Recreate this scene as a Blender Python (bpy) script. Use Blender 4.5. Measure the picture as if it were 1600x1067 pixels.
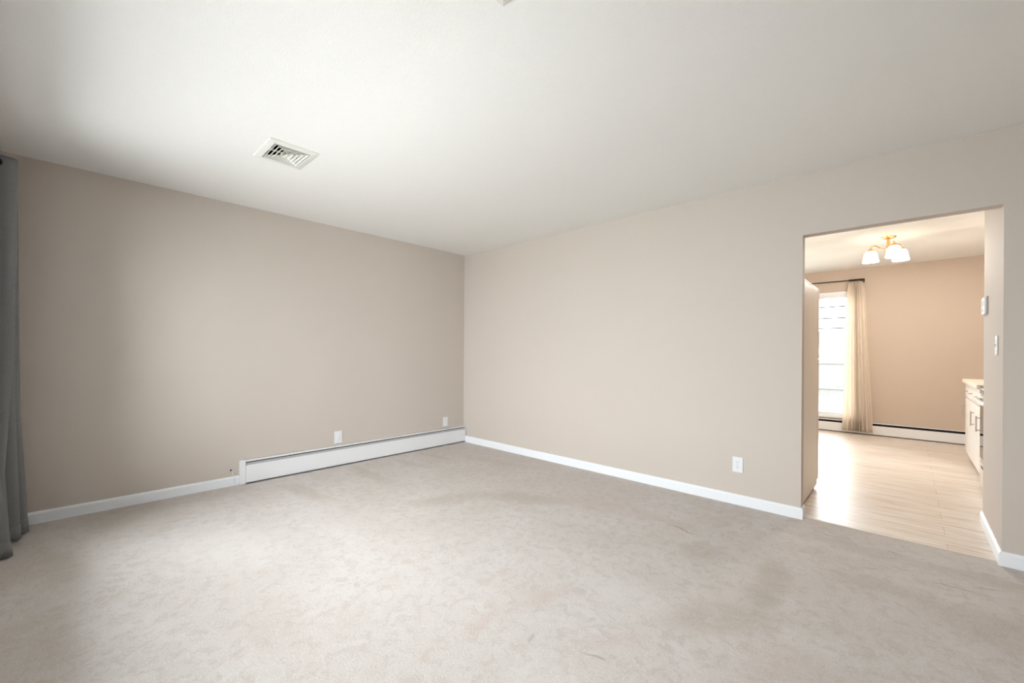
import bpy, bmesh, math, random
from mathutils import Vector, Matrix, noise
random.seed(4)
for o in list(bpy.data.objects): bpy.data.objects.remove(o)
scene = bpy.context.scene
COL = scene.collection
PI = math.pi

# ------------------------------------------------------------------ camera
cam_d = bpy.data.cameras.new('camera'); cam = bpy.data.objects.new('camera', cam_d); COL.objects.link(cam)
cam_d.sensor_fit = 'HORIZONTAL'; cam_d.sensor_width = 36.0
cam_d.lens = 654.863 * 36.0 / 1600.0
cam_d.shift_y = (551.30 - 533.5) / 1600.0
cam_d.clip_start = 0.02; cam_d.clip_end = 300
R = Vector((0.72697139, 0.68663543, 0.0066615)); U = Vector((-0.00481978, -0.00459853, 0.99997781)); F = Vector((-0.68665083, 0.72698737, 0.0))
B = -F
cam.matrix_world = Matrix(((R.x, U.x, B.x, 4.24645), (R.y, U.y, B.y, -3.57366), (R.z, U.z, B.z, 1.16407), (0, 0, 0, 1)))
scene.camera = cam

# ------------------------------------------------------------------ light
EXPO = 0.04
scene.view_settings.view_transform = 'Standard'
scene.view_settings.look = 'None'
scene.view_settings.exposure = EXPO
scene.view_settings.gamma = 1
scene.view_settings.use_curve_mapping = False
SKY = 10.6                       # bright overcast sky
LAMP_W = 25.0                     # each bulb of the kitchen fixture
world = bpy.data.worlds.new('world'); scene.world = world; world.use_nodes = True
wn = world.node_tree.nodes; wl = world.node_tree.links; wn.clear()
wo = wn.new('ShaderNodeOutputWorld'); wb = wn.new('ShaderNodeBackground')
wb.inputs[0].default_value = (0.93, 0.97, 1.0, 1); wb.inputs[1].default_value = SKY
wl.new(wb.outputs[0], wo.inputs[0])

# living-room window opening in the front wall, kitchen window opening in the kitchen's far wall
YF = -3.93
LW = (0.54, 3.72, 0.42, 2.10)     # x0, x1, z0, z1
YK = 4.52
KW = (1.80, 3.735, 0.235, 2.085)
HL, HK = 2.44, 2.463              # ceiling heights
def portal(name, loc, rot, sx, sz):
    l = bpy.data.lights.new(name, 'AREA'); l.shape = 'RECTANGLE'; l.size = sx; l.size_y = sz
    l.cycles.is_portal = True
    o = bpy.data.objects.new(name, l); COL.objects.link(o); o.location = loc; o.rotation_euler = rot
portal('window_portal', ((LW[0]+LW[1])/2, YF-0.13, (LW[2]+LW[3])/2), (PI/2, 0, 0), LW[1]-LW[0], LW[3]-LW[2])
portal('window_portal', ((KW[0]+KW[1])/2, YK+0.13, (KW[2]+KW[3])/2), (-PI/2, 0, 0), KW[1]-KW[0], KW[3]-KW[2])

# ------------------------------------------------------------------ helpers
class MB:
    """collects geometry for ONE mesh object; coordinates are local to `org`"""
    def __init__(self): self.bm = bmesh.new()
    def box(self, x0, x1, y0, y1, z0, z1, bev=0.0, seg=2):
        t = bmesh.new()
        vs = [t.verts.new((x, y, z)) for x in (x0, x1) for y in (y0, y1) for z in (z0, z1)]
        for f in ((0,1,3,2),(4,6,7,5),(0,4,5,1),(2,3,7,6),(0,2,6,4),(1,5,7,3)): t.faces.new([vs[i] for i in f])
        if bev: bmesh.ops.bevel(t, geom=list(t.edges), offset=bev, segments=seg, profile=0.5, affect='EDGES')
        return self.merge(t)
    def merge(self, t):
        me = bpy.data.meshes.new('t'); t.to_mesh(me); t.free(); self.bm.from_mesh(me); bpy.data.meshes.remove(me); return self
    def poly(self, pts):
        self.bm.faces.new([self.bm.verts.new(p) for p in pts]); return self
    def grid(self, rows, closed=False):
        vr = [[self.bm.verts.new(p) for p in r] for r in rows]
        for a, b in zip(vr, vr[1:]):
            n = len(a)
            for i in range(n if closed else n-1):
                j = (i+1) % n
                self.bm.faces.new((a[i], a[j], b[j], b[i]))
        return vr
    def tube(self, pts, r, n=12, cap=True):
        pts = [Vector(p) for p in pts]; rows = []; ref = Vector((0.13, 0.27, 0.95)); prev = None
        for i, p in enumerate(pts):
            d = (pts[min(i+1, len(pts)-1)] - pts[max(i-1, 0)]).normalized()
            a = (prev if prev else d.cross(ref)); a = (a - d*a.dot(d)).normalized(); prev = a; b = d.cross(a)
            rr = r[i] if isinstance(r, (list, tuple)) else r
            rows.append([p + (a*math.cos(2*PI*k/n) + b*math.sin(2*PI*k/n))*rr for k in range(n)])
        vr = self.grid(rows, True)
        if cap: self.bm.faces.new(vr[0][::-1]); self.bm.faces.new(vr[-1])
        return self
    def lathe(self, prof, cx=0, cy=0, n=32, cap=False):
        rows = [[(cx + r*math.cos(2*PI*k/n), cy + r*math.sin(2*PI*k/n), z) for k in range(n)] for r, z in prof]
        vr = self.grid(rows, True)
        if cap: self.bm.faces.new(vr[0][::-1]); self.bm.faces.new(vr[-1])
        return self
    def prism(self, prof, axis, a0, a1):
        """closed 2D profile extruded along axis ('x' : prof=(y,z); 'y' : prof=(x,z))"""
        mk = (lambda p, a: (a, p[0], p[1])) if axis == 'x' else ((lambda p, a: (p[0], a, p[1])) if axis == 'y' else (lambda p, a: (p[0], p[1], a)))
        v0 = [self.bm.verts.new(mk(p, a0)) for p in prof]; v1 = [self.bm.verts.new(mk(p, a1)) for p in prof]
        n = len(prof)
        for i in range(n): self.bm.faces.new((v0[i], v0[(i+1) % n], v1[(i+1) % n], v1[i]))
        self.bm.faces.new(v0[::-1]); self.bm.faces.new(v1)
        return self
    def build(self, name, mat, parent=None, smooth=False, org=(0, 0, 0)):
        bmesh.ops.recalc_face_normals(self.bm, faces=list(self.bm.faces))
        me = bpy.data.meshes.new(name); self.bm.to_mesh(me); self.bm.free()
        if smooth:
            for p in me.polygons: p.use_smooth = True
            me.set_sharp_from_angle(angle=math.radians(38))
        me.materials.append(mat)
        o = bpy.data.objects.new(name, me); COL.objects.link(o)
        o.location = org
        if parent: o.parent = parent
        return o
def tag(o, label, cat, group=None):
    o['label'] = label; o['category'] = cat
    if group: o['group'] = group
    return o
def empty(name, loc, label, cat, group=None, rz=0):
    o = bpy.data.objects.new(name, None); COL.objects.link(o); o.location = loc; o.rotation_euler = (0, 0, rz)
    o.empty_display_size = 0.1
    return tag(o, label, cat, group)
def struct(o): o['kind'] = 'structure'; return o

# ------------------------------------------------------------------ materials
def new_mat(name):
    m = bpy.data.materials.new(name); m.use_nodes = True
    nt = m.node_tree; b = nt.nodes['Principled BSDF']; return m, nt, b
def N(nt, t, **k):
    n = nt.nodes.new(t)
    for a, v in k.items():
        if a.startswith('i_'): n.inputs[a[2:].replace('_', ' ')].default_value = v
        else: setattr(n, a, v)
    return n
def coords(nt, scale=(1, 1, 1)):
    tc = N(nt, 'ShaderNodeTexCoord'); mp = N(nt, 'ShaderNodeMapping'); mp.inputs['Scale'].default_value = scale
    nt.links.new(tc.outputs['Object'], mp.inputs['Vector']); return mp.outputs[0]
def c4(c): return (c[0], c[1], c[2], 1)
def simple(name, col, rough=0.5, metal=0.0, bump=0.0, bscale=200.0, var=0.0, vscale=4.0, spec=None):
    m, nt, b = new_mat(name)
    b.inputs['Base Color'].default_value = c4(col); b.inputs['Roughness'].default_value = rough; b.inputs['Metallic'].default_value = metal
    if spec is not None: b.inputs['Specular IOR Level'].default_value = spec
    v = coords(nt)
    n = N(nt, 'ShaderNodeTexNoise'); n.inputs['Scale'].default_value = vscale; n.inputs['Detail'].default_value = 5; nt.links.new(v, n.inputs['Vector'])
    mx = N(nt, 'ShaderNodeMix', data_type='RGBA'); k = max(var, 0.01)
    mx.inputs[6].default_value = c4([c*(1-k) for c in col]); mx.inputs[7].default_value = c4([min(1, c*(1+k)) for c in col])
    nt.links.new(n.outputs[0], mx.inputs[0]); nt.links.new(mx.outputs[2], b.inputs['Base Color'])
    if bump:
        n2 = N(nt, 'ShaderNodeTexNoise'); n2.inputs['Scale'].default_value = bscale; n2.inputs['Detail'].default_value = 3; nt.links.new(v, n2.inputs['Vector'])
        bp = N(nt, 'ShaderNodeBump'); bp.inputs['Strength'].default_value = bump; bp.inputs['Distance'].default_value = 0.002
        nt.links.new(n2.outputs[0], bp.inputs['Height']); nt.links.new(bp.outputs[0], b.inputs['Normal'])
    return m
M = {}
M['wall'] = simple('greige_wall_paint', (0.63, 0.56, 0.50), 0.75, bump=0.25, bscale=260, var=0.012, vscale=3)
M['kwall'] = simple('tan_wall_paint', (0.62, 0.515, 0.425), 0.7, bump=0.2, bscale=260, var=0.012, vscale=3)
M['ceil'] = simple('ceiling_white', (0.87, 0.855, 0.83), 0.9, bump=0.5, bscale=170, var=0.012, vscale=40)
M['trim'] = simple('white_trim', (0.90, 0.92, 0.95), 0.35, var=0.01)
M['heater'] = simple('heater_enamel', (0.90, 0.91, 0.93), 0.35, var=0.012)
M['heater_grey'] = simple('heater_damper_grey', (0.50, 0.50, 0.50), 0.5)
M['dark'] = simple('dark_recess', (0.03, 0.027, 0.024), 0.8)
M['fin'] = simple('aluminium_fins', (0.30, 0.29, 0.28), 0.5, 0.6)
M['plate'] = simple('white_plastic', (0.85, 0.86, 0.88), 0.3)
M['ivory'] = simple('ivory_plastic', (0.60, 0.58, 0.56), 0.4)
M['vent'] = simple('vent_enamel', (0.78, 0.77, 0.72), 0.4)
M['almond'] = simple('almond_enamel', (0.78, 0.70, 0.61), 0.4, bump=0.1, bscale=500)
M['almond_trim'] = simple('almond_trim_light', (0.86, 0.80, 0.72), 0.35)
M['gasket'] = simple('black_rubber', (0.04, 0.03, 0.025), 0.7)
M['brass'] = simple('polished_brass', (0.78, 0.50, 0.20), 0.22, 1.0)
M['rod'] = simple('dark_bronze', (0.045, 0.03, 0.022), 0.4, 0.4)
M['rodblack'] = simple('black_metal', (0.015, 0.015, 0.017), 0.35, 0.5)
M['cab'] = simple('white_cabinet', (0.84, 0.80, 0.76), 0.35)
M['counter'] = simple('counter_laminate', (0.78, 0.70, 0.60), 0.35, var=0.12, vscale=90)
M['nickel'] = simple('brushed_nickel', (0.45, 0.43, 0.40), 0.35, 0.9)
M['steel'] = simple('stainless_steel', (0.72, 0.68, 0.63), 0.28, 1.0)
M['steel_glare'] = simple('window_glare_white', (0.88, 0.88, 0.87), 0.25)  # window's reflection on the steel oven handle, painted in as plain white
M['blackglass'] = simple('black_oven_glass', (0.02, 0.02, 0.022), 0.06, spec=1.0)
M['iron'] = simple('cast_iron', (0.03, 0.03, 0.03), 0.6)
M['ground'] = simple('outside_ground', (0.42, 0.44, 0.38), 0.95, var=0.2, vscale=2)
M['fence'] = simple('weathered_fence', (0.15, 0.145, 0.14), 0.9, var=0.15, vscale=8)
M['siding'] = simple('pale_siding', (0.6, 0.6, 0.6), 0.9)
M['roof'] = simple('grey_shingles', (0.09, 0.09, 0.09), 0.9, var=0.2, vscale=20)
M['wire'] = simple('wire_black', (0.02, 0.02, 0.02), 0.8)

def carpet_material():
    m, nt, b = new_mat('beige_carpet'); L = nt.links
    v = coords(nt)
    def noise_(scale, detail, rough=0.5, dist=0.0, vec=v):
        n = N(nt, 'ShaderNodeTexNoise'); n.inputs['Scale'].default_value = scale; n.inputs['Detail'].default_value = detail
        n.inputs['Roughness'].default_value = rough; n.inputs['Distortion'].default_value = dist; L.new(vec, n.inputs['Vector']); return n.outputs[0]
    def ramp(x, a, c):
        r = N(nt, 'ShaderNodeMapRange'); r.interpolation_type = 'SMOOTHSTEP'; r.inputs[1].default_value = a; r.inputs[2].default_value = c; L.new(x, r.inputs[0]); return r.outputs[0]
    def mixc(f, a, c):
        x = N(nt, 'ShaderNodeMix', data_type='RGBA')
        if isinstance(f, float): x.inputs[0].default_value = f
        else: L.new(f, x.inputs[0])
        for s, q in ((6, a), (7, c)):
            if isinstance(q, tuple): x.inputs[s].default_value = c4(q)
            else: L.new(q, x.inputs[s])
        return x.outputs[2]
    def mul(x, k):
        q = N(nt, 'ShaderNodeMath', operation='MULTIPLY'); L.new(x, q.inputs[0])
        if isinstance(k, float): q.inputs[1].default_value = k
        else: L.new(k, q.inputs[1])
        return q.outputs[0]
    light = (0.675, 0.635, 0.61); dark = (0.585, 0.53, 0.48); pink = (0.61, 0.53, 0.49)
    big = ramp(noise_(1.3, 6, 0.62, 0.7), 0.40, 0.62)
    mid = ramp(noise_(4.0, 7, 0.68, 1.2), 0.36, 0.66)
    mp = N(nt, 'ShaderNodeMapping'); mp.inputs['Scale'].default_value = (1.2, 7.0, 1); mp.inputs['Rotation'].default_value = (0, 0, 0.5)
    L.new(v, mp.inputs['Vector'])
    streak = ramp(noise_(1.0, 6, 0.65, 0.5, mp.outputs[0]), 0.47, 0.72)
    col = mixc(mul(big, 0.42), light, dark)
    col = mixc(mul(mid, 0.38), col, dark)
    col = mixc(mul(streak, 0.30), col, pink)
    col = mixc(mul(ramp(noise_(17.0, 8, 0.75, 0.8), 0.48, 0.60), 0.44), col, (0.50, 0.435, 0.385))
    col = mixc(mul(ramp(noise_(9.0, 8, 0.7, 1.5), 0.52, 0.66), 0.28), col, (0.72, 0.69, 0.67))
    # worn and soiled places of their own shape : centre x, y, radius x, radius y, angle, amount
    warp = N(nt, 'ShaderNodeTexNoise'); warp.inputs['Scale'].default_value = 6; warp.inputs['Detail'].default_value = 6; L.new(v, warp.inputs['Vector'])
    wadd = N(nt, 'ShaderNodeVectorMath', operation='SCALE'); wadd.inputs['Scale'].default_value = 0.16
    wsub = N(nt, 'ShaderNodeVectorMath', operation='SUBTRACT'); wsub.inputs[1].default_value = (0.5, 0.5, 0.5)
    L.new(warp.outputs['Color'], wsub.inputs[0]); L.new(wsub.outputs[0], wadd.inputs[0])
    vv = N(nt, 'ShaderNodeVectorMath', operation='ADD'); L.new(v, vv.inputs[0]); L.new(wadd.outputs[0], vv.inputs[1])
    patch = ramp(noise_(12.0, 8, 0.75, 0.6), 0.18, 0.56)
    for (cx, cy, rx, ry, ang, amt, c) in STAINS:
        sb = N(nt, 'ShaderNodeVectorMath', operation='SUBTRACT'); sb.inputs[1].default_value = (cx, cy, 0); L.new(vv.outputs[0], sb.inputs[0])
        ro = N(nt, 'ShaderNodeVectorRotate', rotation_type='Z_AXIS'); ro.inputs['Angle'].default_value = -ang; L.new(sb.outputs[0], ro.inputs['Vector'])
        sc = N(nt, 'ShaderNodeVectorMath', operation='MULTIPLY'); sc.inputs[1].default_value = (1/rx, 1/ry, 0); L.new(ro.outputs[0], sc.inputs[0])
        ln = N(nt, 'ShaderNodeVectorMath', operation='LENGTH'); L.new(sc.outputs[0], ln.inputs[0])
        r = N(nt, 'ShaderNodeMapRange'); r.interpolation_type = 'SMOOTHSTEP'; r.inputs[1].default_value = 1.15; r.inputs[2].default_value = 0.30
        r.inputs[3].default_value = 0.0; r.inputs[4].default_value = amt; L.new(ln.outputs['Value'], r.inputs[0])
        col = mixc(mul(r.outputs[0], patch) if rx*ry > 0.008 else r.outputs[0], col, c)
    pile = noise_(230, 3, 0.7); pile2 = noise_(105, 4, 0.7)
    col = mixc(mul(ramp(pile, 0.46, 0.66), 0.26), col, (0.34, 0.29, 0.26))
    col = mixc(mul(ramp(pile2, 0.48, 0.66), 0.24), col, (0.86, 0.83, 0.80))
    L.new(col, b.inputs['Base Color']); b.inputs['Roughness'].default_value = 0.95; b.inputs['Specular IOR Level'].default_value = 0.1
    ad = N(nt, 'ShaderNodeMath', operation='ADD'); L.new(pile, ad.inputs[0]); L.new(pile2, ad.inputs[1])
    bp = N(nt, 'ShaderNodeBump'); bp.inputs['Strength'].default_value = 0.35; bp.inputs['Distance'].default_value = 0.004
    L.new(ad.outputs[0], bp.inputs['Height']); L.new(bp.outputs[0], b.inputs['Normal'])
    return m
BR = (0.50, 0.435, 0.375); LT = (0.74, 0.70, 0.67); DK = (0.25, 0.20, 0.17); RD = (0.42, 0.25, 0.18); PK = (0.60, 0.50, 0.46)
STAINS = [
 (1.60, -1.50, 0.38, 0.15, 1.2, 0.60, BR), (1.98, -1.07, 0.45, 0.16, 0.5, 0.65, BR), (0.55, -1.60, 0.50, 0.09, 0.0, 0.5, BR), (0.62, -2.22, 0.40, 0.10, 0.15, 0.5, BR),
 (0.35, -0.75, 0.30, 0.08, 0.2, 0.45, BR), (0.45, -1.12, 0.36, 0.07, 0.1, 0.45, BR), (1.0, -0.45, 0.6, 0.14, 0.1, 0.3, BR), (2.55, -0.75, 0.45, 0.2, 0.1, 0.35, PK),
 (0.22, -3.35, 0.35, 0.35, 0.0, 0.45, BR), (0.16, -2.85, 0.20, 0.45, 0.0, 0.45, BR), (0.9, -3.65, 0.5, 0.16, 0.2, 0.45, BR), (1.75, -3.65, 0.5, 0.14, 0.1, 0.45, BR),
 (3.74, -1.03, 0.10, 0.30, 0.1, 0.65, BR), (3.74, -1.30, 0.09, 0.11, 0.0, 0.45, (0.42, 0.36, 0.31)), (3.38, -1.00, 0.16, 0.14, 0.4, 0.5, BR), (3.18, -0.77, 0.15, 0.012, 0.0, 0.8, RD), (3.05, -0.70, 0.3, 0.08, 0.0, 0.3, BR),
 (3.64, -1.60, 0.34, 0.14, 0.8, 0.65, BR), (3.95, -1.75, 0.25, 0.2, 0.2, 0.3, PK), (2.99, -2.02, 0.055, 0.20, -0.1, 0.6, PK), (2.92, -2.35, 0.04, 0.16, 0.1, 0.6, PK), (3.37, -2.18, 0.05, 0.009, 0.25, 0.5, DK), (3.13, -2.28, 0.015, 0.04, 0.3, 0.3, DK),
 (3.40, -2.04, 0.18, 0.05, 0.9, 0.4, PK), (3.30, -1.72, 0.24, 0.20, 0.3, 0.5, LT), (2.35, -2.90, 0.35, 0.25, 0.5, 0.3, PK), (3.35, -2.45, 0.20, 0.15, 0.3, 0.3, LT), (1.3, -2.95, 0.5, 0.3, 0.2, 0.45, LT),
 (4.16, -0.76, 0.30, 0.12, 0.1, 0.5, BR), (4.55, -0.28, 0.25, 0.09, 0.0, 0.5, BR), (4.60, -0.85, 0.35, 0.22, 0.1, 0.5, BR), (4.05, -0.30, 0.5, 0.10, 0.0, 0.4, BR),
 (4.20, -0.22, 0.10, 0.007, -0.1, 0.5, DK), (3.92, -0.20, 0.10, 0.008, 0.05, 0.55, DK), (4.42, -0.52, 0.12, 0.007, -0.2, 0.5, DK), (4.55, -0.42, 0.08, 0.008, 0.2, 0.5, DK), (4.10, -0.55, 0.06, 0.008, 0.3, 0.45, DK),
]
M['carpet'] = carpet_material()

def plank_material():
    m, nt, b = new_mat('light_oak_laminate'); L = nt.links
    v = coords(nt)
    br = N(nt, 'ShaderNodeTexBrick'); br.offset = 0.37; br.inputs['Scale'].default_value = 1.0
    br.inputs['Mortar Size'].default_value = 0.0012; br.inputs['Mortar Smooth'].default_value = 0.1; br.inputs['Brick Width'].default_value = 1.22; br.inputs['Row Height'].default_value = 0.18
    br.inputs['Color1'].default_value = (0.83, 0.76, 0.69, 1); br.inputs['Color2'].default_value = (0.77, 0.69, 0.61, 1); br.inputs['Mortar'].default_value = (0.5, 0.36, 0.25, 1)
    L.new(v, br.inputs['Vector'])
    v2 = coords(nt, (1.3, 22, 1))
    n = N(nt, 'ShaderNodeTexNoise'); n.inputs['Scale'].default_value = 1.6; n.inputs['Detail'].default_value = 7; n.inputs['Roughness'].default_value = 0.65; n.inputs['Distortion'].default_value = 0.5; L.new(v2, n.inputs['Vector'])
    r = N(nt, 'ShaderNodeMapRange'); r.inputs[1].default_value = 0.48; r.inputs[2].default_value = 0.68; L.new(n.outputs[0], r.inputs[0])
    mx = N(nt, 'ShaderNodeMix', data_type='RGBA'); mx.blend_type = 'MULTIPLY'; mx.inputs[7].default_value = (0.66, 0.55, 0.46, 1)
    L.new(r.outputs[0], mx.inputs[0]); L.new(br.outputs['Color'], mx.inputs[6]); L.new(mx.outputs[2], b.inputs['Base Color'])
    b.inputs['Roughness'].default_value = 0.33; b.inputs['Specular IOR Level'].default_value = 0.6
    return m
M['plank'] = plank_material()

def cloth_material(name, col, trans, bscale=900, var=0.12, bump=0.4):
    m, nt, b = new_mat(name); L = nt.links
    v = coords(nt)
    n = N(nt, 'ShaderNodeTexNoise'); n.inputs['Scale'].default_value = bscale; n.inputs['Detail'].default_value = 2; L.new(v, n.inputs['Vector'])
    mx = N(nt, 'ShaderNodeMix', data_type='RGBA'); mx.inputs[6].default_value = c4([c*(1-var) for c in col]); mx.inputs[7].default_value = c4([min(1, c*(1+var)) for c in col])
    L.new(n.outputs[0], mx.inputs[0]); L.new(mx.outputs[2], b.inputs['Base Color']); b.inputs['Roughness'].default_value = 0.9; b.inputs['Specular IOR Level'].default_value = 0.1
    bp = N(nt, 'ShaderNodeBump'); bp.inputs['Strength'].default_value = bump; bp.inputs['Distance'].default_value = 0.001; L.new(n.outputs[0], bp.inputs['Height']); L.new(bp.outputs[0], b.inputs['Normal'])
    if trans:
        tr = N(nt, 'ShaderNodeBsdfTranslucent'); L.new(mx.outputs[2], tr.inputs[0]); ms = N(nt, 'ShaderNodeMixShader'); ms.inputs[0].default_value = trans
        out = nt.nodes['Material Output']; L.new(b.outputs[0], ms.inputs[1]); L.new(tr.outputs[0], ms.inputs[2]); L.new(ms.outputs[0], out.inputs[0])
    return m
M['grey_cloth'] = cloth_material('grey_curtain_cloth', (0.215, 0.217, 0.222), 0.0, bscale=260, var=0.35, bump=0.6)
M['sheer'] = cloth_material('cream_curtain_cloth', (0.93, 0.855, 0.765), 0.5, bscale=400, var=0.05)

def glass_material():
    m, nt, b = new_mat('window_glass'); L = nt.links
    nt.nodes.remove(b)
    t = N(nt, 'ShaderNodeBsdfTransparent'); t.inputs[0].default_value = (0.97, 0.98, 0.98, 1)
    g = N(nt, 'ShaderNodeBsdfGlossy'); g.inputs['Roughness'].default_value = 0.02
    fr = N(nt, 'ShaderNodeFresnel'); fr.inputs[0].default_value = 1.25
    ms = N(nt, 'ShaderNodeMixShader'); L.new(fr.outputs[0], ms.inputs[0]); L.new(t.outputs[0], ms.inputs[1]); L.new(g.outputs[0], ms.inputs[2])
    L.new(ms.outputs[0], nt.nodes['Material Output'].inputs[0]); return m
M['glass'] = glass_material()
def shade_material():
    m, nt, b = new_mat('lit_frosted_glass')
    b.inputs['Base Color'].default_value = (0.95, 0.93, 0.88, 1); b.inputs['Roughness'].default_value = 0.4
    b.inputs['Emission Color'].default_value = (1.0, 0.90, 0.74, 1); b.inputs['Emission Strength'].default_value = 5.0
    return m
M['shade'] = shade_material()
def bulb_material():
    m, nt, b = new_mat('lit_bulb'); b.inputs['Base Color'].default_value = (1, 1, 1, 1)
    b.inputs['Emission Color'].default_value = (1.0, 0.85, 0.64, 1); b.inputs['Emission Strength'].default_value = 12.0
    return m
M['bulb'] = bulb_material()

# ------------------------------------------------------------------ structure : living room
OX0, OX1, OZ, WT = 3.700, 4.632, 2.012, 0.09      # opening to the kitchen, wall thickness
XR = 5.75                                          # east wall of the living room
KX0, KX1 = 1.60, 5.36                              # kitchen extents
b = MB(); b.box(-0.1, XR+0.1, YF-0.12, 0.055, -0.1, 0.0); struct(b.build('floor', M['carpet']))
b = MB(); b.box(KX0-0.1, KX1+0.1, 0.055, YK+0.12, -0.1, -0.003); struct(b.build('floor', M['plank']))
VENTS = [(1.144, 1.480, -2.755, -2.466), (3.160, 3.496, -2.772, -2.483)]; VF = 0.040
holes = [(a+VF, c-VF, d+VF, e-VF) for a, c, d, e in VENTS]
b = MB(); xs = sorted([-0.1, XR+0.1] + [v for h in holes for v in h[:2]]); ys = sorted([YF-0.12, WT] + [v for h in holes for v in h[2:]])
gv = {}
def cv(x, y, z):
    k = (x, y, z)
    if k not in gv: gv[k] = b.bm.verts.new(k)
    return gv[k]
cells = {}
for i in range(len(xs)-1):
    for j in range(len(ys)-1):
        xm, ym = (xs[i]+xs[i+1])/2, (ys[j]+ys[j+1])/2
        cells[i, j] = not any(h[0] < xm < h[1] and h[2] < ym < h[3] for h in holes)
for (i, j), on in cells.items():
    if not on: continue
    x0, x1, y0, y1 = xs[i], xs[i+1], ys[j], ys[j+1]
    b.bm.faces.new([cv(x0, y0, HL), cv(x1, y0, HL), cv(x1, y1, HL), cv(x0, y1, HL)]); b.bm.faces.new([cv(x0, y0, HL+0.1), cv(x1, y0, HL+0.1), cv(x1, y1, HL+0.1), cv(x0, y1, HL+0.1)])
    for di, dj, p, q in ((-1, 0, (x0, y0), (x0, y1)), (1, 0, (x1, y0), (x1, y1)), (0, -1, (x0, y0), (x1, y0)), (0, 1, (x0, y1), (x1, y1))):
        if not cells.get((i+di, j+dj), False): b.bm.faces.new([cv(*p, HL), cv(*q, HL), cv(*q, HL+0.1), cv(*p, HL+0.1)])
struct(b.build('ceiling', M['ceil']))
b = MB(); b.box(KX0-0.1, KX1+0.1, WT, YK+0.12, HK, HK+0.1); struct(b.build('ceiling', M['ceil']))
b = MB(); b.box(-0.1, 0, YF-0.12, WT, 0, HL); struct(b.build('wall_left', M['wall']))
b = MB(); b.box(0, OX0, 0, WT, 0, HL); b.box(OX0, OX1, 0, WT, OZ, HL); b.box(OX1, XR, 0, WT, 0, HL)
struct(b.build('wall_back', M['wall']))
b = MB(); b.box(XR, XR+0.1, YF-0.12, WT, 0, HL); struct(b.build('wall_right', M['wall']))
b = MB(); x0, x1, z0, z1 = LW
b.box(0, x0, YF-0.12, YF, 0, HL); b.box(x1, XR, YF-0.12, YF, 0, HL); b.box(x0, x1, YF-0.12, YF, 0, z0); b.box(x0, x1, YF-0.12, YF, z1, HL)
struct(b.build('wall_front', M['wall']))
# kitchen
b = MB(); x0, x1, z0, z1 = KW
b.box(KX0, x0, YK, YK+0.12, 0, HK); b.box(x1, KX1, YK, YK+0.12, 0, HK); b.box(x0, x1, YK, YK+0.12, 0, z0); b.box(x0, x1, YK, YK+0.12, z1, HK)
struct(b.build('wall_kitchen_back', M['kwall']))
b = MB(); b.box(KX0-0.1, KX0, WT, YK+0.12, 0, HK); struct(b.build('wall_kitchen_left', M['kwall']))
b = MB(); b.box(KX1, KX1+0.1, WT, YK+0.12, 0, HK); struct(b.build('wall_kitchen_right', M['kwall']))
b = MB(); b.box(OX1, OX1+0.11, WT, 0.815, 0, HK); struct(b.build('wall_kitchen_stub', M['wall']))
# window units
def window(name, x0, x1, z0, z1, yin, yout, casing, stool, mull=()):
    """yin : wall face in the room; yout : outer face"""
    s = 1 if yout > yin else -1
    ym = yin + s*0.07; fr = MB()
    def bx(a, b_, c, d, ya, yb, bev=0.003): fr.box(a, b_, min(ya, yb), max(ya, yb), c, d, bev)
    t = 0.045
    for (a, b_, c, d) in ((x0, x0+t, z0, z1), (x1-t, x1, z0, z1), (x0+t, x1-t, z0, z0+t), (x0+t, x1-t, z1-t, z1)): bx(a, b_, c, d, ym-0.03, ym+0.03)
    for mx_ in mull: bx(mx_-0.025, mx_+0.025, z0+t, z1-t, ym-0.028, ym+0.028)
    # lining of the reveal
    for (a, b_, c, d) in ((x0, x0+0.012, z0, z1), (x1-0.012, x1, z0, z1), (x0, x1, z1-0.012, z1), (x0, x1, z0, z0+0.012)): bx(a, b_, c, d, yin, ym, 0)
    w = struct(fr.build(name, M['trim']))
    ca = MB(); c = casing
    for (a, b_, cc, d) in ((x0-c, x0+0.005, z0-0.02, z1+c), (x1-0.005, x1+c, z0-0.02, z1+c), (x0+0.005, x1-0.005, z1-0.005, z1+c)):
        ca.box(a, b_, min(yin, yin-s*0.014), max(yin, yin-s*0.014), cc, d, 0.003)
    ca.build('window_casing', M['trim'], w)
    st = MB(); st.box(x0-c-0.01, x1+c+0.01, min(yin, yin-s*stool), max(yin, yin-s*stool), z0-0.03, z0-0.001, 0.004); st.build('window_sill', M['trim'], w)
    g = MB(); g.box(x0+t, x1-t, ym-0.003, ym+0.003, z0+t, z1-t); g.build('pane', M['glass'], w)
    return w
window('window_1', *LW, YF, YF-0.12, 0.05, 0.02, mull=(1.72, 2.82))
window('window_2', *KW, YK, YK+0.12, 0.045, 0.03)

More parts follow.
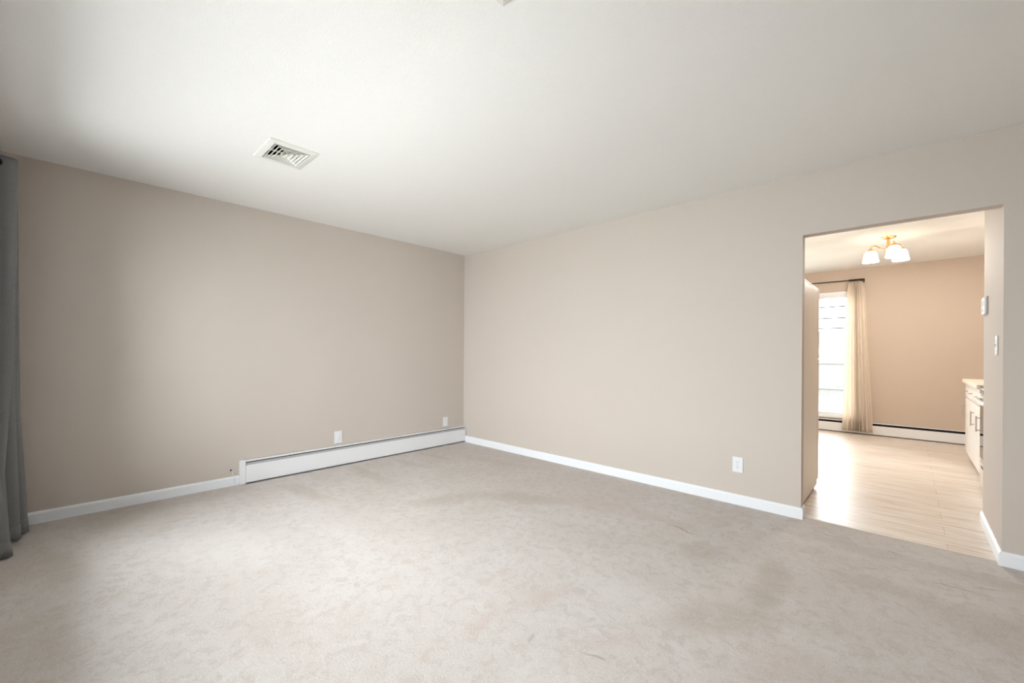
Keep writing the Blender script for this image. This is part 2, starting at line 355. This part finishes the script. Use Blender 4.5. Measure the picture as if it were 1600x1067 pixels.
# baseboards : profile swept along a path on the floor, mitred
def baseboard(name, pts, side, hb=0.079, th=0.013):
    prof = [(0, 0), (th, 0), (th, hb-0.014), (th*0.55, hb-0.003), (th*0.3, hb), (0, hb)]
    P = [Vector((x, y)) for x, y in pts]; rows = []
    for i, p in enumerate(P):
        d0 = (P[i]-P[i-1]).normalized() if i else (P[1]-P[0]).normalized()
        d1 = (P[i+1]-P[i]).normalized() if i < len(P)-1 else d0
        n0 = Vector((-d0.y, d0.x))*side; n1 = Vector((-d1.y, d1.x))*side
        m = (n0+n1); m = m/m.dot(n0) if m.length > 1e-6 else n0
        rows.append([(p.x+m.x*o, p.y+m.y*o, z) for o, z in prof])
    b = MB(); vr = b.grid(rows, True); b.bm.faces.new(vr[0]); b.bm.faces.new(vr[-1][::-1])
    return struct(b.build(name, M['trim']))
baseboard('baseboard_left', [(0, YF), (0, -2.545)], -1)
baseboard('baseboard_back', [(0.053, 0), (OX0, 0), (OX0, WT), (3.50, WT)], -1)
baseboard('baseboard_right', [(OX1+0.11, 0.815), (OX1, 0.815), (OX1, 0), (XR, 0), (XR, YF)], 1 if False else -1)
# strip where carpet meets the laminate
b = MB(); b.prism([(0.048, 0.0005), (0.052, 0.004), (0.066, 0.004), (0.072, -0.0025), (0.048, -0.0025)], 'x', OX0+0.013, OX1-0.013); struct(b.build('trim_1', M['almond']))

# ------------------------------------------------------------------ outside
b = MB(); b.box(-40, 50, YK+0.2, 60, -0.5, -0.35); o = b.build('ground', M['ground']); struct(o)
b = MB(); b.box(-40, 50, -60, YF-0.2, -0.5, -0.35); o = b.build('ground', simple('pale_bounce_ground', (0.74, 0.74, 0.72), 0.95, var=0.1)); struct(o)  # unseen ground outside, made pale to bounce daylight up onto the ceiling
fe = empty('garden_fence', (0, 15.0, -0.35), 'weathered board fence beyond the kitchen window', 'fence')
b = MB()
for i in range(60): b.box(-2+i*0.15, -2+i*0.15+0.147, -0.012, 0.012, 0.05, 1.55+0.01*(i % 2))
b.build('board_panel', M['fence'], fe)
for z in (0.35, 1.25):
    b = MB(); b.box(-2, 7, -0.05, -0.012, z-0.045, z+0.045, 0.004); b.build('rail', M['fence'], fe)
ho = empty('neighbour_house', (0.2, 26, -0.35), 'pale house with grey roof far beyond the kitchen window', 'house')
b = MB(); b.box(-2.2, 1.6, 0, 6, 0, 2.0); b.build('wall', M['siding'], ho)
b = MB(); b.prism([(-0.4, 2.0), (6.4, 2.0), (3, 3.0)], 'x', -2.6, 2.0); b.build('roof', M['roof'], ho)
for k, (z, dz) in enumerate(((3.75, 0.3), (3.25, 0.1), (2.7, 0.15))):
    b = MB(); b.tube([(-8+i*2.0, 24, z + dz*(i/10.0) - 0.5*math.sin(PI*i/10.0)*0.4) for i in range(11)], 0.034, 6)
    tag(b.build('power_line', M['wire']), ['dark overhead wire seen through the kitchen window, topmost', 'dark overhead wire seen through the kitchen window, middle one of the three', 'dark overhead wire seen through the kitchen window, lowest'][k], 'wire')

# ------------------------------------------------------------------ hydronic baseboard heaters
def heater(label, length, org, rz, hh=0.206, dd=0.0515, ends=(True, True), damper=True):
    """runs along local +x, back against local y=0, sticks out to -y"""
    t = empty('baseboard_heater', org, label, 'heater', None, rz)
    b = MB(); b.box(0.0, length, -0.004, 0.0, 0.012, hh); b.build('back_panel', M['dark'], t)
    b = MB()  # top cover : thin sheet folding down a little at the front
    b.prism([(0, hh), (-dd*0.8, hh-0.002), (-dd, hh-0.004), (-dd, hh-0.009), (-dd+0.002, hh-0.009), (-dd+0.002, hh-0.005), (0, hh-0.003)], 'x', 0.0, length); b.build('top_cover', M['heater'], t)
    if damper: b = MB(); b.prism([(-dd+0.006, hh-0.043), (-dd+0.010, hh-0.0195), (-dd+0.012, hh-0.0195), (-dd+0.008, hh-0.043)], 'x', 0.02, length-0.004); b.build('damper', M['heater_grey'], t)
    b = MB(); b.prism([(-dd+0.004, hh-0.042), (-dd+0.001, hh-0.039), (-dd, hh-0.042), (-dd, 0.024), (-dd+0.004, 0.013), (-dd+0.012, 0.011), (-dd+0.012, 0.013), (-dd+0.0055, 0.016), (-dd+0.0025, 0.026)], 'x', 0.0, length)
    b.build('front_panel', M['heater'], t)
    b = MB(); b.tube([(0.04, -0.024, 0.09), (length-0.02, -0.024, 0.09)], 0.010, 10); b.build('pipe', M['brass'], t)
    b = MB()
    n = int(length/0.02)
    for i in range(n): b.box(0.05+i*0.02, 0.0512+i*0.02, -0.042, -0.006, 0.062, 0.118) if 0.05+i*0.02 < length-0.05 else None
    b.build('heating_fins', M['fin'], t)
    if ends[0]:
        b = MB(); b.box(-0.018, 0.020, -dd-0.003, 0, 0.004, hh+0.003, 0.003); b.build('end_cap', M['heater'], t)
    if ends[1]:
        b = MB(); b.box(length-0.002, length+0.0005, -dd+0.003, 0, 0.012, hh-0.002, 0.0005); b.build('end_plate', M['heater'], t)
    return t
heater('long white baseboard heater along the left wall, ending in the room corner', 2.52, (0.0005, -2.525, 0), PI/2, ends=(True, True))
heater('white baseboard heater under the kitchen window, partly behind the cream curtain', KX1-KX0-0.05, (KX0+0.02, YK-0.0005, -0.003), 0, hh=0.182, dd=0.05, damper=False)

# ------------------------------------------------------------------ wall plates
def plate(name, label, cat, loc, rz, kind, w=0.070, h=0.114, mat=None):
    """front faces local -y"""
    t = empty(name, loc, label, cat, None, rz)
    b = MB(); b.box(-w/2, w/2, -0.006, 0, -h/2, h/2, 0.0025, 3); b.build('cover_plate', mat or M['plate'], t)
    if kind == 'duplex':
        for z in (0.0195, -0.0195):
            b = MB(); b.prism([(0.0165*math.cos(a)*1.0, z+0.0140*math.sin(a)) for a in [2*PI*k/20 for k in range(20)]], 'y', -0.008, -0.005)
            r = b.build('receptacle', mat or M['plate'], t)
            b = MB(); b.box(-0.0075, -0.0055, -0.0084, -0.0078, z-0.001, z+0.007); b.box(0.0055, 0.0075, -0.0084, -0.0078, z-0.001, z+0.006)
            b.prism([(0.0022*math.cos(a), z-0.0075+0.0022*math.sin(a)) for a in [2*PI*k/10 for k in range(10)]], 'y', -0.0084, -0.0078)
            b.build('slots', M['dark'], r)
        b = MB(); b.prism([(0.003*math.cos(a), 0.003*math.sin(a)) for a in [2*PI*k/12 for k in range(12)]], 'y', -0.0072, -0.0055); b.build('screw', M['nickel'], t)
    elif kind == 'decora':
        b = MB(); b.box(-0.0165, 0.0165, -0.008, -0.005, -0.0335, 0.0335, 0.001); r = b.build('receptacle', mat or M['plate'], t)
        for z in (0.017, -0.017):
            b = MB(); b.box(-0.0075, -0.0055, -0.0084, -0.0078, z-0.004, z+0.004); b.box(0.0055, 0.0075, -0.0084, -0.0078, z-0.004, z+0.003)
            b.build('slots', M['heater_grey'], r)
    elif kind == 'switch':
        b = MB(); b.box(-0.0055, 0.0055, -0.0075, -0.0055, -0.0125, 0.0125, 0.0006); b.build('toggle_slot', mat or M['plate'], t)
        b = MB(); b.prism([(-0.006, -0.004), (-0.016, 0.004), (-0.017, 0.009), (-0.006, 0.006)], 'x', -0.004, 0.004); b.build('toggle', mat or M['plate'], t)
        for z in (0.03, -0.03):
            b = MB(); b.prism([(0.003*math.cos(a), z+0.003*math.sin(a)) for a in [2*PI*k/12 for k in range(12)]], 'y', -0.0072, -0.0055)
            b.build('screw', M['nickel'], t)
    elif kind == 'blank':
        b = MB(); b.box(-0.0165, 0.0165, -0.0075, -0.005, -0.0335, 0.0335, 0.001); b.build('insert', mat or M['plate'], t)
    return t
plate('wall_outlet', 'white double socket with dark slots on the right-hand wall left of the kitchen opening', 'outlet', (3.291, -0.0002, 0.309), 0, 'duplex', 0.074, 0.118)
plate('wall_outlet', 'white flat socket above the middle of the long heater on the left wall', 'outlet', (0.0002, -1.667, 0.290), PI/2, 'decora', 0.080, 0.122)
plate('wall_plate', 'small white plate above the heater close to the room corner', 'wall plate', (0.0002, -0.300, 0.291), PI/2, 'blank', 0.074, 0.118)
plate('light_switch', 'pale light switch on the narrow side wall just inside the kitchen opening', 'switch', (OX1-0.0002, 0.205, 1.227), -PI/2, 'switch', 0.072, 0.116, M['ivory'])

# wall box (thermostat) on the stub wall
t = empty('thermostat', (OX1-0.0002, 0.69, 1.503), 'grey and white wall box above the switch at the far edge of the side wall', 'thermostat', None, -PI/2)
b = MB(); b.box(-0.075, 0.075, -0.006, 0, -0.062, 0.062, 0.002); b.build('back_plate', M['heater_grey'], t)
b = MB(); b.box(-0.070, 0.070, -0.017, -0.006, -0.057, 0.057, 0.004, 3); b.build('housing', M['plate'], t)
b = MB(); b.box(-0.04, 0.04, -0.0178, -0.0165, 0.0, 0.035, 0.001); b.build('display', M['heater_grey'], t)
b = MB(); b.box(-0.02, 0.02, -0.0195, -0.0165, -0.04, -0.02, 0.002); b.build('button', M['heater_grey'], t)

# cable stub left of the heater, dark strand drawn for the shaded gap in the corner, nail
t = empty('cable_stub', (0.0, -2.604, 0.132), 'short pale cable coming out of a small dark hole left of the heater', 'cable')
b = MB(); ring = [(0.0065*math.cos(a)*(1+0.3*math.sin(3*a)), 0.010*math.sin(a)) for a in [2*PI*k/16 for k in range(16)]]
b.prism([(y, z) for y, z in ring], 'x', 0.0002, 0.0012); b.build('hole', M['dark'], t)
b = MB(); b.tube([(0.0, 0.002, -0.004), (0.008, 0.006, -0.008), (0.010, 0.012, -0.022), (0.006, 0.018, -0.045), (0.0155, 0.022, -0.062), (0.0155, 0.028, -0.120)], 0.0022, 8); b.build('cord', M['plate'], t, True)
b = MB(); b.tube([(0.046, -0.0022, 0.175), (0.050, -0.0022, 0.150), (0.058, -0.0022, 0.125), (0.062, -0.0022, 0.100), (0.060, -0.0022, 0.082)], 0.0018, 8)
tag(b.build('corner_gap_shade', M['dark'], None, True), 'thin dark strand standing for the shaded gap at the right end of the long heater in the corner', 'wire')
b = MB(); b.tube([(1.936, 0.0, 1.944), (1.936, -0.008, 1.945)], 0.002, 8)
tag(b.build('nail', M['nickel']), 'tiny nail left in the bare right-hand wall', 'nail')

# ------------------------------------------------------------------ ceiling registers
def register(label, x0, x1, y0, y1, rings=4):
    cx, cy = (x0+x1)/2, (y0+y1)/2; hx, hy = (x1-x0)/2, (y1-y0)/2
    t = empty('ceiling_vent', (cx, cy, HL-0.0002), label, 'vent')
    def rect(ax, ay, z): return [(-ax, -ay, z), (ax, -ay, z), (ax, ay, z), (-ax, ay, z)]
    ix, iy = hx-VF, hy-VF
    b = MB(); b.grid([rect(hx, hy, 0), rect(hx, hy, -0.003), rect(hx-0.004, hy-0.004, -0.006), rect(ix+0.006, iy+0.006, -0.011), rect(ix-0.001, iy-0.001, -0.010), rect(ix-0.001, iy-0.001, 0.012), rect(ix, iy, 0.012), rect(ix, iy, 0.0)], True)
    b.build('frame', M['vent'], t)
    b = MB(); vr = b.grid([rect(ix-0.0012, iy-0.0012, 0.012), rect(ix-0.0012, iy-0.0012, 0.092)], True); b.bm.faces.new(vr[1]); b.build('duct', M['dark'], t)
    step = min(ix, iy)/(rings+0.75)
    def ring(a, c):
        w = 0.017; return [rect(a-w, c-w, 0.008), rect(a-0.002, c-0.002, -0.0075), rect(a-0.001, c-0.001, -0.0125), rect(a, c, -0.0125), rect(a, c, -0.0065), rect(a-0.002, c-0.002, -0.0055), rect(a-w+0.001, c-w+0.001, 0.009)]
    for k in range(rings):
        a, c = ix-0.008-step*k, iy-0.008-step*k
        b = MB(); rr = ring(a, c); b.grid(rr+[rr[0]], True); b.build('louvre', M['vent'], t)
    a, c = ix-0.008-step*rings, iy-0.008-step*rings
    b = MB(); vr = b.grid([rect(a-0.008, max(c-0.008, 0.003), 0.002), rect(a, c, -0.011), rect(a-0.004, c-0.004, -0.012)], True); b.bm.faces.new(vr[-1]); b.build('centre_plate', M['vent'], t)
    b = MB(); b.box(-0.0015, 0.0015, -iy+0.001, iy-0.001, -0.004, 0.008); b.build('cross_bar', M['vent'], t)
    b = MB(); b.box(-ix+0.001, ix-0.001, -0.0015, 0.0015, -0.004, 0.008); b.build('cross_bar', M['vent'], t)
    return t
register('white rectangular ceiling vent with nested louvres above the left wall', *VENTS[0])
register('ceiling vent of which only one corner shows at the top edge of the photo', *VENTS[1])

# ------------------------------------------------------------------ grey grommet curtain at the left edge
def lerp_list(tab, z):
    for (z0, v0), (z1, v1) in zip(tab, tab[1:]):
        if z <= z1: return v0 + (v1-v0)*max(0, min(1, (z-z0)/(z1-z0)))
    return tab[-1][1]
YR = -3.858; ZR = 2.232; ZT = 2.275
# control points along the cloth : (x, table of y by z, bottom first)
FR = [ # fold fronts
 (0.045, [(0, -3.765), (0.9, -3.79), (2.2, -3.805)]),
 (0.185, [(0, -3.742), (0.9, -3.785), (2.2, -3.800)]),
 (0.320, [(0, -3.768), (0.9, -3.795), (2.2, -3.797)]),
 (0.440, [(0, -3.800), (0.45, -3.825), (1.2, -3.790), (2.2, -3.782)]),
 (0.590, [(0, -3.783), (0.5, -3.835), (1.2, -3.84), (2.2, -3.842)]),
]
def cloth_curve(z):
    pts = []
    for i, (x, tab) in enumerate(FR):
        yf = lerp_list(tab, z); flare = 0.02*(1-z/2.2)*math.sin(i*2.1)
        pts.append((x+flare*0.5, yf))
        if i < len(FR)-1:
            xb = (x+FR[i+1][0])/2; pts.append((xb, -3.885+0.012*math.sin(i*1.7)*(1-z/2.3)))
    pts.append((0.655, -3.885))
    return pts
def curtain_rows(zs, curve, per=10):
    rows = []
    for z in zs:
        c = curve(z); r = []
        for (xa, ya), (xb, yb) in zip(c, c[1:]):
            for k in range(per):
                s = k/per; e = (1-math.cos(PI*s))/2; ex = s + 0.10*math.sin(2*PI*s)
                r.append((xa+(xb-xa)*ex, ya+(yb-ya)*e))
        r.append(c[-1]); rows.append((z, r))
    return rows
def sheet(rows, th, name, mat, parent):
    b = MB(); vr = []
    for z, r in rows: vr.append([(x, y, z) for x, y in r])
    b.grid(vr)
    o = b.build(name, mat, parent, True)
    so = o.modifiers.new('thickness', 'SOLIDIFY'); so.thickness = th; so.offset = 0
    return o
ct = empty('grommet_curtain', (0, 0, 0), 'heavy grey curtain with metal eyelets at the left edge beside the left wall', 'curtain')
zs = [0.012 + (ZT-0.012)*i/60 for i in range(61)]
sheet(curtain_rows(zs, cloth_curve), 0.003, 'panel', M['grey_cloth'], ct)
c = cloth_curve(0.02)
sheet(curtain_rows([0.010, 0.055, 0.100], lambda z: [(x, y+0.0022) for x, y in cloth_curve(z)]), 0.002, 'hem', M['grey_cloth'], ct)
# eyelets where the cloth crosses the rod
cc = cloth_curve(ZR)
for (xa, ya), (xb, yb) in zip(cc, cc[1:]):
    if (ya-YR)*(yb-YR) > 0: continue
    s = (YR-ya)/(yb-ya); x = xa+(xb-xa)*s
    d = Vector((xb-xa, yb-ya, 0)).normalized(); nrm = Vector((-d.y, d.x, 0))
    b = MB(); R0, r0 = 0.021, 0.0045; rows = []
    for i in range(24):
        a = 2*PI*i/24; rad = d*math.cos(a)+Vector((0, 0, 1))*math.sin(a)
        rows.append([Vector((x, YR, ZR))+rad*(R0+r0*math.cos(q))+nrm*(r0*math.sin(q)) for q in [2*PI*j/8 for j in range(8)]])
    rows.append(rows[0]); b.grid(rows, True); b.build('eyelet', M['rodblack'], ct, True)
rd = empty('curtain_rod', (0, 0, 0), 'black rod carrying the grey curtain at the left edge', 'curtain rod')
b = MB(); b.tube([(0.012, YR, ZR), (4.2, YR, ZR)], 0.0135, 14); b.build('rod', M['rodblack'], rd, True)
for x in (4.16,):
    b = MB(); b.box(x-0.008, x+0.008, YF, YR-0.01, ZR-0.008, ZR+0.008, 0.002); b.box(x-0.02, x+0.02, YF, YF+0.004, ZR-0.03, ZR+0.03, 0.001); b.build('bracket', M['rodblack'], rd)
b = MB(); b.box(0.66, 0.676, YF, YR-0.012, ZR-0.008, ZR+0.008, 0.002); b.build('bracket', M['rodblack'], rd)
b = MB(); b.lathe([(0.0135, 0), (0.026, 0.006), (0.03, 0.02), (0.022, 0.038), (0.002, 0.046)], n=16)
o = b.build('finial', M['rodblack'], rd, True); o.rotation_euler = (0, PI/2, 0); o.location = (4.2, YR, ZR)

# ------------------------------------------------------------------ kitchen curtain and rod
RY, RZ = 4.42, 2.277
rd = empty('curtain_rod', (0, 0, 0), 'thin dark bronze rod above the kitchen window', 'curtain rod')
b = MB(); b.tube([(1.70, RY, RZ), (3.625, RY, RZ)], 0.0085, 12); b.build('rod', M['rod'], rd, True)
b = MB(); b.tube([(3.60, RY, RZ), (3.735, RY, RZ), (3.752, RY+0.004, RZ), (3.760, RY+0.018, RZ), (3.760, YK-0.004, RZ)], 0.0135, 12); b.build('rod_sleeve', M['rodblack'], rd, True)
b = MB(); b.box(3.742, 3.778, YK-0.006, YK-0.0002, RZ-0.032, RZ+0.026, 0.002); b.build('bracket', M['rod'], rd)
b = MB(); b.tube([(1.70, RY, RZ), (1.69, RY+0.01, RZ), (1.69, YK-0.001, RZ)], 0.0085, 12); b.build('return_arm', M['rod'], rd, True)
for i in range(5):
    x = 3.615+i*0.032
    b = MB(); rows = []
    for k in range(20):
        a = 2*PI*k/20; rows.append([(x+0.002*math.sin(q), RY+math.cos(a)*(0.019+0.002*math.cos(q)), RZ-0.006+math.sin(a)*(0.019+0.002*math.cos(q))) for q in [2*PI*j/6 for j in range(6)]])
    rows.append(rows[0]); b.grid(rows, True); b.build('ring', M['rodblack'], rd, True)
kc = empty('pinch_pleat_curtain', (3.7, RY, 0), 'cream pinch-pleated curtain hanging at the right of the kitchen window', 'curtain')
kc.location = (0, 0, 0)
NP = 9
def kcurve(z):
    s = 1 - z/2.25
    if z > 2.1: xl = 3.600 - (2.235-z)*0.16; xr = 3.762 + (2.235-z)*0.22
    else: xl = 3.578 - 0.045*(1-z/2.1); xr = 3.792 + 0.098*(1-z/2.1)**1.2
    pts = []
    for i in range(2*NP+1):
        u = i/(2*NP)
        # central folds crowd together, edge folds are wide and flat
        uu = u + 0.11*math.sin(2*PI*u)
        x = xl+(xr-xl)*uu
        A = (0.012 + 0.016*s) * (0.55 if (i in (0, 1, 2*NP-1, 2*NP)) else 1)
        y = RY + (A if i % 2 else -A) + 0.004*math.sin(3.1*i)
        pts.append((x, y))
    return pts
zs = [0.045 + (2.252-0.045)*i/50 for i in range(51)]
sheet(curtain_rows(zs, kcurve, 6), 0.0015, 'panel', M['sheer'], kc)
b = MB()
for i in range(3, 2*NP-2, 4):
    c1 = kcurve(2.2)[i]
    b.box(c1[0]-0.003, c1[0]+0.003, RY-0.030, RY-0.014, 2.15, 2.245, 0.001)
b.build('pleat_tucks', M['sheer'], kc)

# ------------------------------------------------------------------ refrigerator
fr = empty('refrigerator', (2.92, 0.25, -0.003), 'almond refrigerator seen from its side just left of the kitchen opening', 'refrigerator')
W, D = 0.745, 0.735
b = MB(); b.box(0, W, 0, D, 0.022, 1.742, 0.004); b.build('cabinet', M['almond'], fr)
b = MB(); b.box(-0.002, W+0.002, -0.002, D+0.002, 1.742, 1.752, 0.003); b.build('top_cover', M['almond_trim'], fr)
b = MB(); b.box(0.004, W-0.004, D, D+0.012, 0.06, 1.738); b.build('gasket', M['gasket'], fr)
b = MB(); b.box(0, W, D+0.012, D+0.085, 1.138, 1.750, 0.004, 3); d1 = b.build('freezer_door', M['almond'], fr)
b = MB(); b.box(0, W, D+0.012, D+0.085, 0.060, 1.128, 0.004, 3); d2 = b.build('fridge_door', M['almond'], fr)
b = MB(); b.box(0.01, W-0.001, D-0.05, D+0.06, 1.129, 1.137, 0.001); b.build('divider', M['almond_trim'], fr)
for d, za, zb in ((d1, 1.16, 1.42), (d2, 0.80, 1.10)):
    b = MB(); b.tube([(0.05, D+0.083, za), (0.05, D+0.112, za+0.03), (0.05, D+0.115, (za+zb)/2), (0.05, D+0.112, zb-0.03), (0.05, D+0.083, zb)], 0.010, 10); b.build('handle', M['almond_trim'], d, True)
b = MB(); b.box(0.02, W-0.02, D-0.02, D+0.004, 0.004, 0.055, 0.002); b.build('kick_grille', M['gasket'], fr)
for x, y in ((0.06, 0.06), (W-0.06, 0.06), (0.06, D-0.08), (W-0.06, D-0.08)):
    b = MB(); b.lathe([(0.02, 0.0005), (0.02, 0.012), (0.012, 0.023)], x, y, 12, True); b.build('foot', M['gasket'], fr)

# ------------------------------------------------------------------ kitchen base cabinet, worktop, range
CX = 4.715; CY0, CY1 = 1.950, 3.29; CB = KX1-0.002
cb = empty('base_cabinet', (CX, CY0, -0.003), 'white base cabinet with bar handles beyond the range', 'cabinet')
L_ = CY1-CY0; DX = CB-CX
b = MB(); b.box(0.022, DX, 0.001, L_, 0.105, 0.871, 0.001); b.build('carcass', M['cab'], cb)
b = MB(); b.box(0.085, DX, 0.001, L_-0.01, 0, 0.105); b.build('toe_kick', M['cab'], cb)
w = L_/3
for k in range(3):
    y0, y1 = k*w+0.003, (k+1)*w-0.003
    b = MB(); b.box(0.0, 0.021, y0, y1, 0.715, 0.862, 0.004); dr = b.build('drawer', M['cab'], cb)
    ym = (y0+y1)/2
    b = MB(); b.tube([(-0.022, ym-0.05, 0.79), (-0.022, ym+0.05, 0.79)], 0.004, 8); b.tube([(0.0, ym-0.04, 0.79), (-0.022, ym-0.04, 0.79)], 0.0035, 8); b.tube([(0.0, ym+0.04, 0.79), (-0.022, ym+0.04, 0.79)], 0.0035, 8); b.build('pull', M['nickel'], dr, True)
    b = MB(); b.box(0.0, 0.021, y0, y1, 0.115, 0.705, 0.004)
    do = b.build('door', M['cab'], cb)
    b = MB(); yh = y0+0.05 if k != 2 else y1-0.05
    b.tube([(-0.022, yh, 0.49), (-0.022, yh, 0.63)], 0.0055, 8); b.tube([(0.0, yh, 0.505), (-0.022, yh, 0.505)], 0.0045, 8); b.tube([(0.0, yh, 0.615), (-0.022, yh, 0.615)], 0.0045, 8); b.build('pull', M['nickel'], do, True)
ctp = MB(); ctp.box(4.690, CB, CY0+0.002, CY1+0.012, 0.870, 0.909, 0.006, 3)
tag(ctp.build('countertop', M['counter']), 'pale laminate worktop on the white base cabinet', 'worktop')
SX = 4.712; SY0, SY1 = 1.185, 1.947
st = empty('range', (SX, SY0, -0.003), 'stainless range with black glass oven door beside the white base cabinet', 'stove')
SL = SY1-SY0; SD = CB-SX
b = MB(); b.box(0.03, SD, 0, SL, 0.04, 0.885, 0.002); b.build('body', M['steel'], st)
b = MB(); b.box(0.05, SD-0.05, 0.03, SL-0.03, 0.0, 0.04); b.build('plinth', M['dark'], st)
b = MB(); b.box(0.0, SD, 0.0, SL, 0.885, 0.905, 0.005, 3); b.build('cooktop', M['blackglass'], st)
b = MB(); b.prism([(0.0, 0.835), (0.03, 0.835), (0.03, 0.886), (0.004, 0.886)], 'y', 0.0, SL); cp = b.build('control_panel', M['steel'], st)
for k in range(5):
    b = MB(); b.lathe([(0.017, 0), (0.016, 0.012), (0.001, 0.013)], n=16); kb = b.build('knob', M['nickel'], cp, True); kb.rotation_euler = (0, -PI/2, 0); kb.location = (0.001, 0.10+k*0.14, 0.86)
b = MB(); b.box(0.0, 0.03, 0.004, SL-0.004, 0.262, 0.826, 0.004); od = b.build('oven_door', M['steel'], st)
b = MB(); b.box(-0.002, 0.001, 0.012, SL-0.012, 0.285, 0.755, 0.0008); b.build('oven_glass', M['blackglass'], od)
b = MB()
b.tube([(0.002, SL-0.05, 0.79), (-0.022, SL-0.035, 0.795), (-0.036, SL-0.055, 0.795), (-0.042, SL-0.10, 0.795), (-0.044, SL/2, 0.795), (-0.042, 0.10, 0.795), (-0.036, 0.055, 0.795), (0.002, 0.04, 0.79)], 0.015, 12); b.build('handle', M['steel_glare'], od, True)
b = MB(); b.box(0.0, 0.03, 0.004, SL-0.004, 0.055, 0.252, 0.004); wd = b.build('drawer', M['steel'], st)
b = MB(); b.box(-0.0015, 0.002, 0.08, SL-0.10, 0.205, 0.222, 0.0005); b.build('handle_recess', M['dark'], wd)
for x in (0.19, 0.46):
    for y in (0.20, 0.56):
        b = MB()
        for a in range(4): b.tube([(x+0.02*math.cos(a*PI/2+PI/4), y+0.02*math.sin(a*PI/2+PI/4), 0.925), (x+0.11*math.cos(a*PI/2+PI/4), y+0.11*math.sin(a*PI/2+PI/4), 0.925), (x+0.115*math.cos(a*PI/2+PI/4), y+0.115*math.sin(a*PI/2+PI/4), 0.905)], 0.005, 8)
        b.lathe([(0.035, 0.905), (0.035, 0.916), (0.001, 0.918)], x, y, 16); b.build('burner_grate', M['iron'], st, True)

# ------------------------------------------------------------------ kitchen ceiling light
LX, LY = 4.085, 2.60
lf = empty('ceiling_light', (LX, LY, HK), 'brass ceiling light with three lit bell-shaped glass shades in the kitchen', 'ceiling light')
b = MB(); b.lathe([(0.002, 0), (0.066, 0), (0.068, -0.004), (0.062, -0.010), (0.048, -0.016), (0.030, -0.020), (0.014, -0.024), (0.0135, -0.10), (0.022, -0.112), (0.024, -0.125), (0.014, -0.140), (0.003, -0.148)], n=32); b.build('canopy', M['brass'], lf, True)
for ang in (169, 289, 49):
    a = math.radians(ang); ux, uy = math.cos(a), math.sin(a)
    path = [(0.012, -0.122), (0.035, -0.126), (0.060, -0.124), (0.075, -0.108), (0.090, -0.090), (0.112, -0.076), (0.138, -0.078), (0.150, -0.092), (0.152, -0.112)]
    # smooth the path
    P = [Vector((ux*r, uy*r, z)) for r, z in path]; Q = []
    for i in range(len(P)-1):
        p0 = P[max(i-1, 0)]; p1 = P[i]; p2 = P[i+1]; p3 = P[min(i+2, len(P)-1)]
        for k in range(4):
            s = k/4; Q.append(0.5*((2*p1)+(-p0+p2)*s+(2*p0-5*p1+4*p2-p3)*s*s+(-p0+3*p1-3*p2+p3)*s**3))
    Q.append(P[-1])
    b = MB(); b.tube(Q, 0.0055, 10); ar = b.build('arm', M['brass'], lf, True)
    sx, sy = ux*0.152, uy*0.152
    b = MB(); b.lathe([(0.004, -0.104), (0.016, -0.106), (0.026, -0.118), (0.034, -0.128), (0.036, -0.136)], sx, sy, 24); b.build('shade_cap', M['brass'], ar, True)
    prof = [(0.030, -0.130), (0.038, -0.134), (0.050, -0.147), (0.058, -0.168), (0.062, -0.192), (0.067, -0.222), (0.074, -0.250)]
    b = MB(); b.lathe(prof, sx, sy, 32)
    sh = b.build('glass_shade', M['shade'], lf, True); so = sh.modifiers.new('thickness', 'SOLIDIFY'); so.thickness = 0.003
    b = MB(); b.lathe([(0.002, -0.215), (0.018, -0.208), (0.027, -0.190), (0.024, -0.168), (0.014, -0.150), (0.012, -0.136)], sx, sy, 16); b.build('bulb', M['bulb'], sh, True)
    l = bpy.data.lights.new('bulb_light', 'POINT'); l.energy = LAMP_W; l.color = (1.0, 0.92, 0.83); l.shadow_soft_size = 0.03
    o = bpy.data.objects.new('bulb_light', l); COL.objects.link(o); o.location = (LX+sx, LY+sy, HK-0.262)
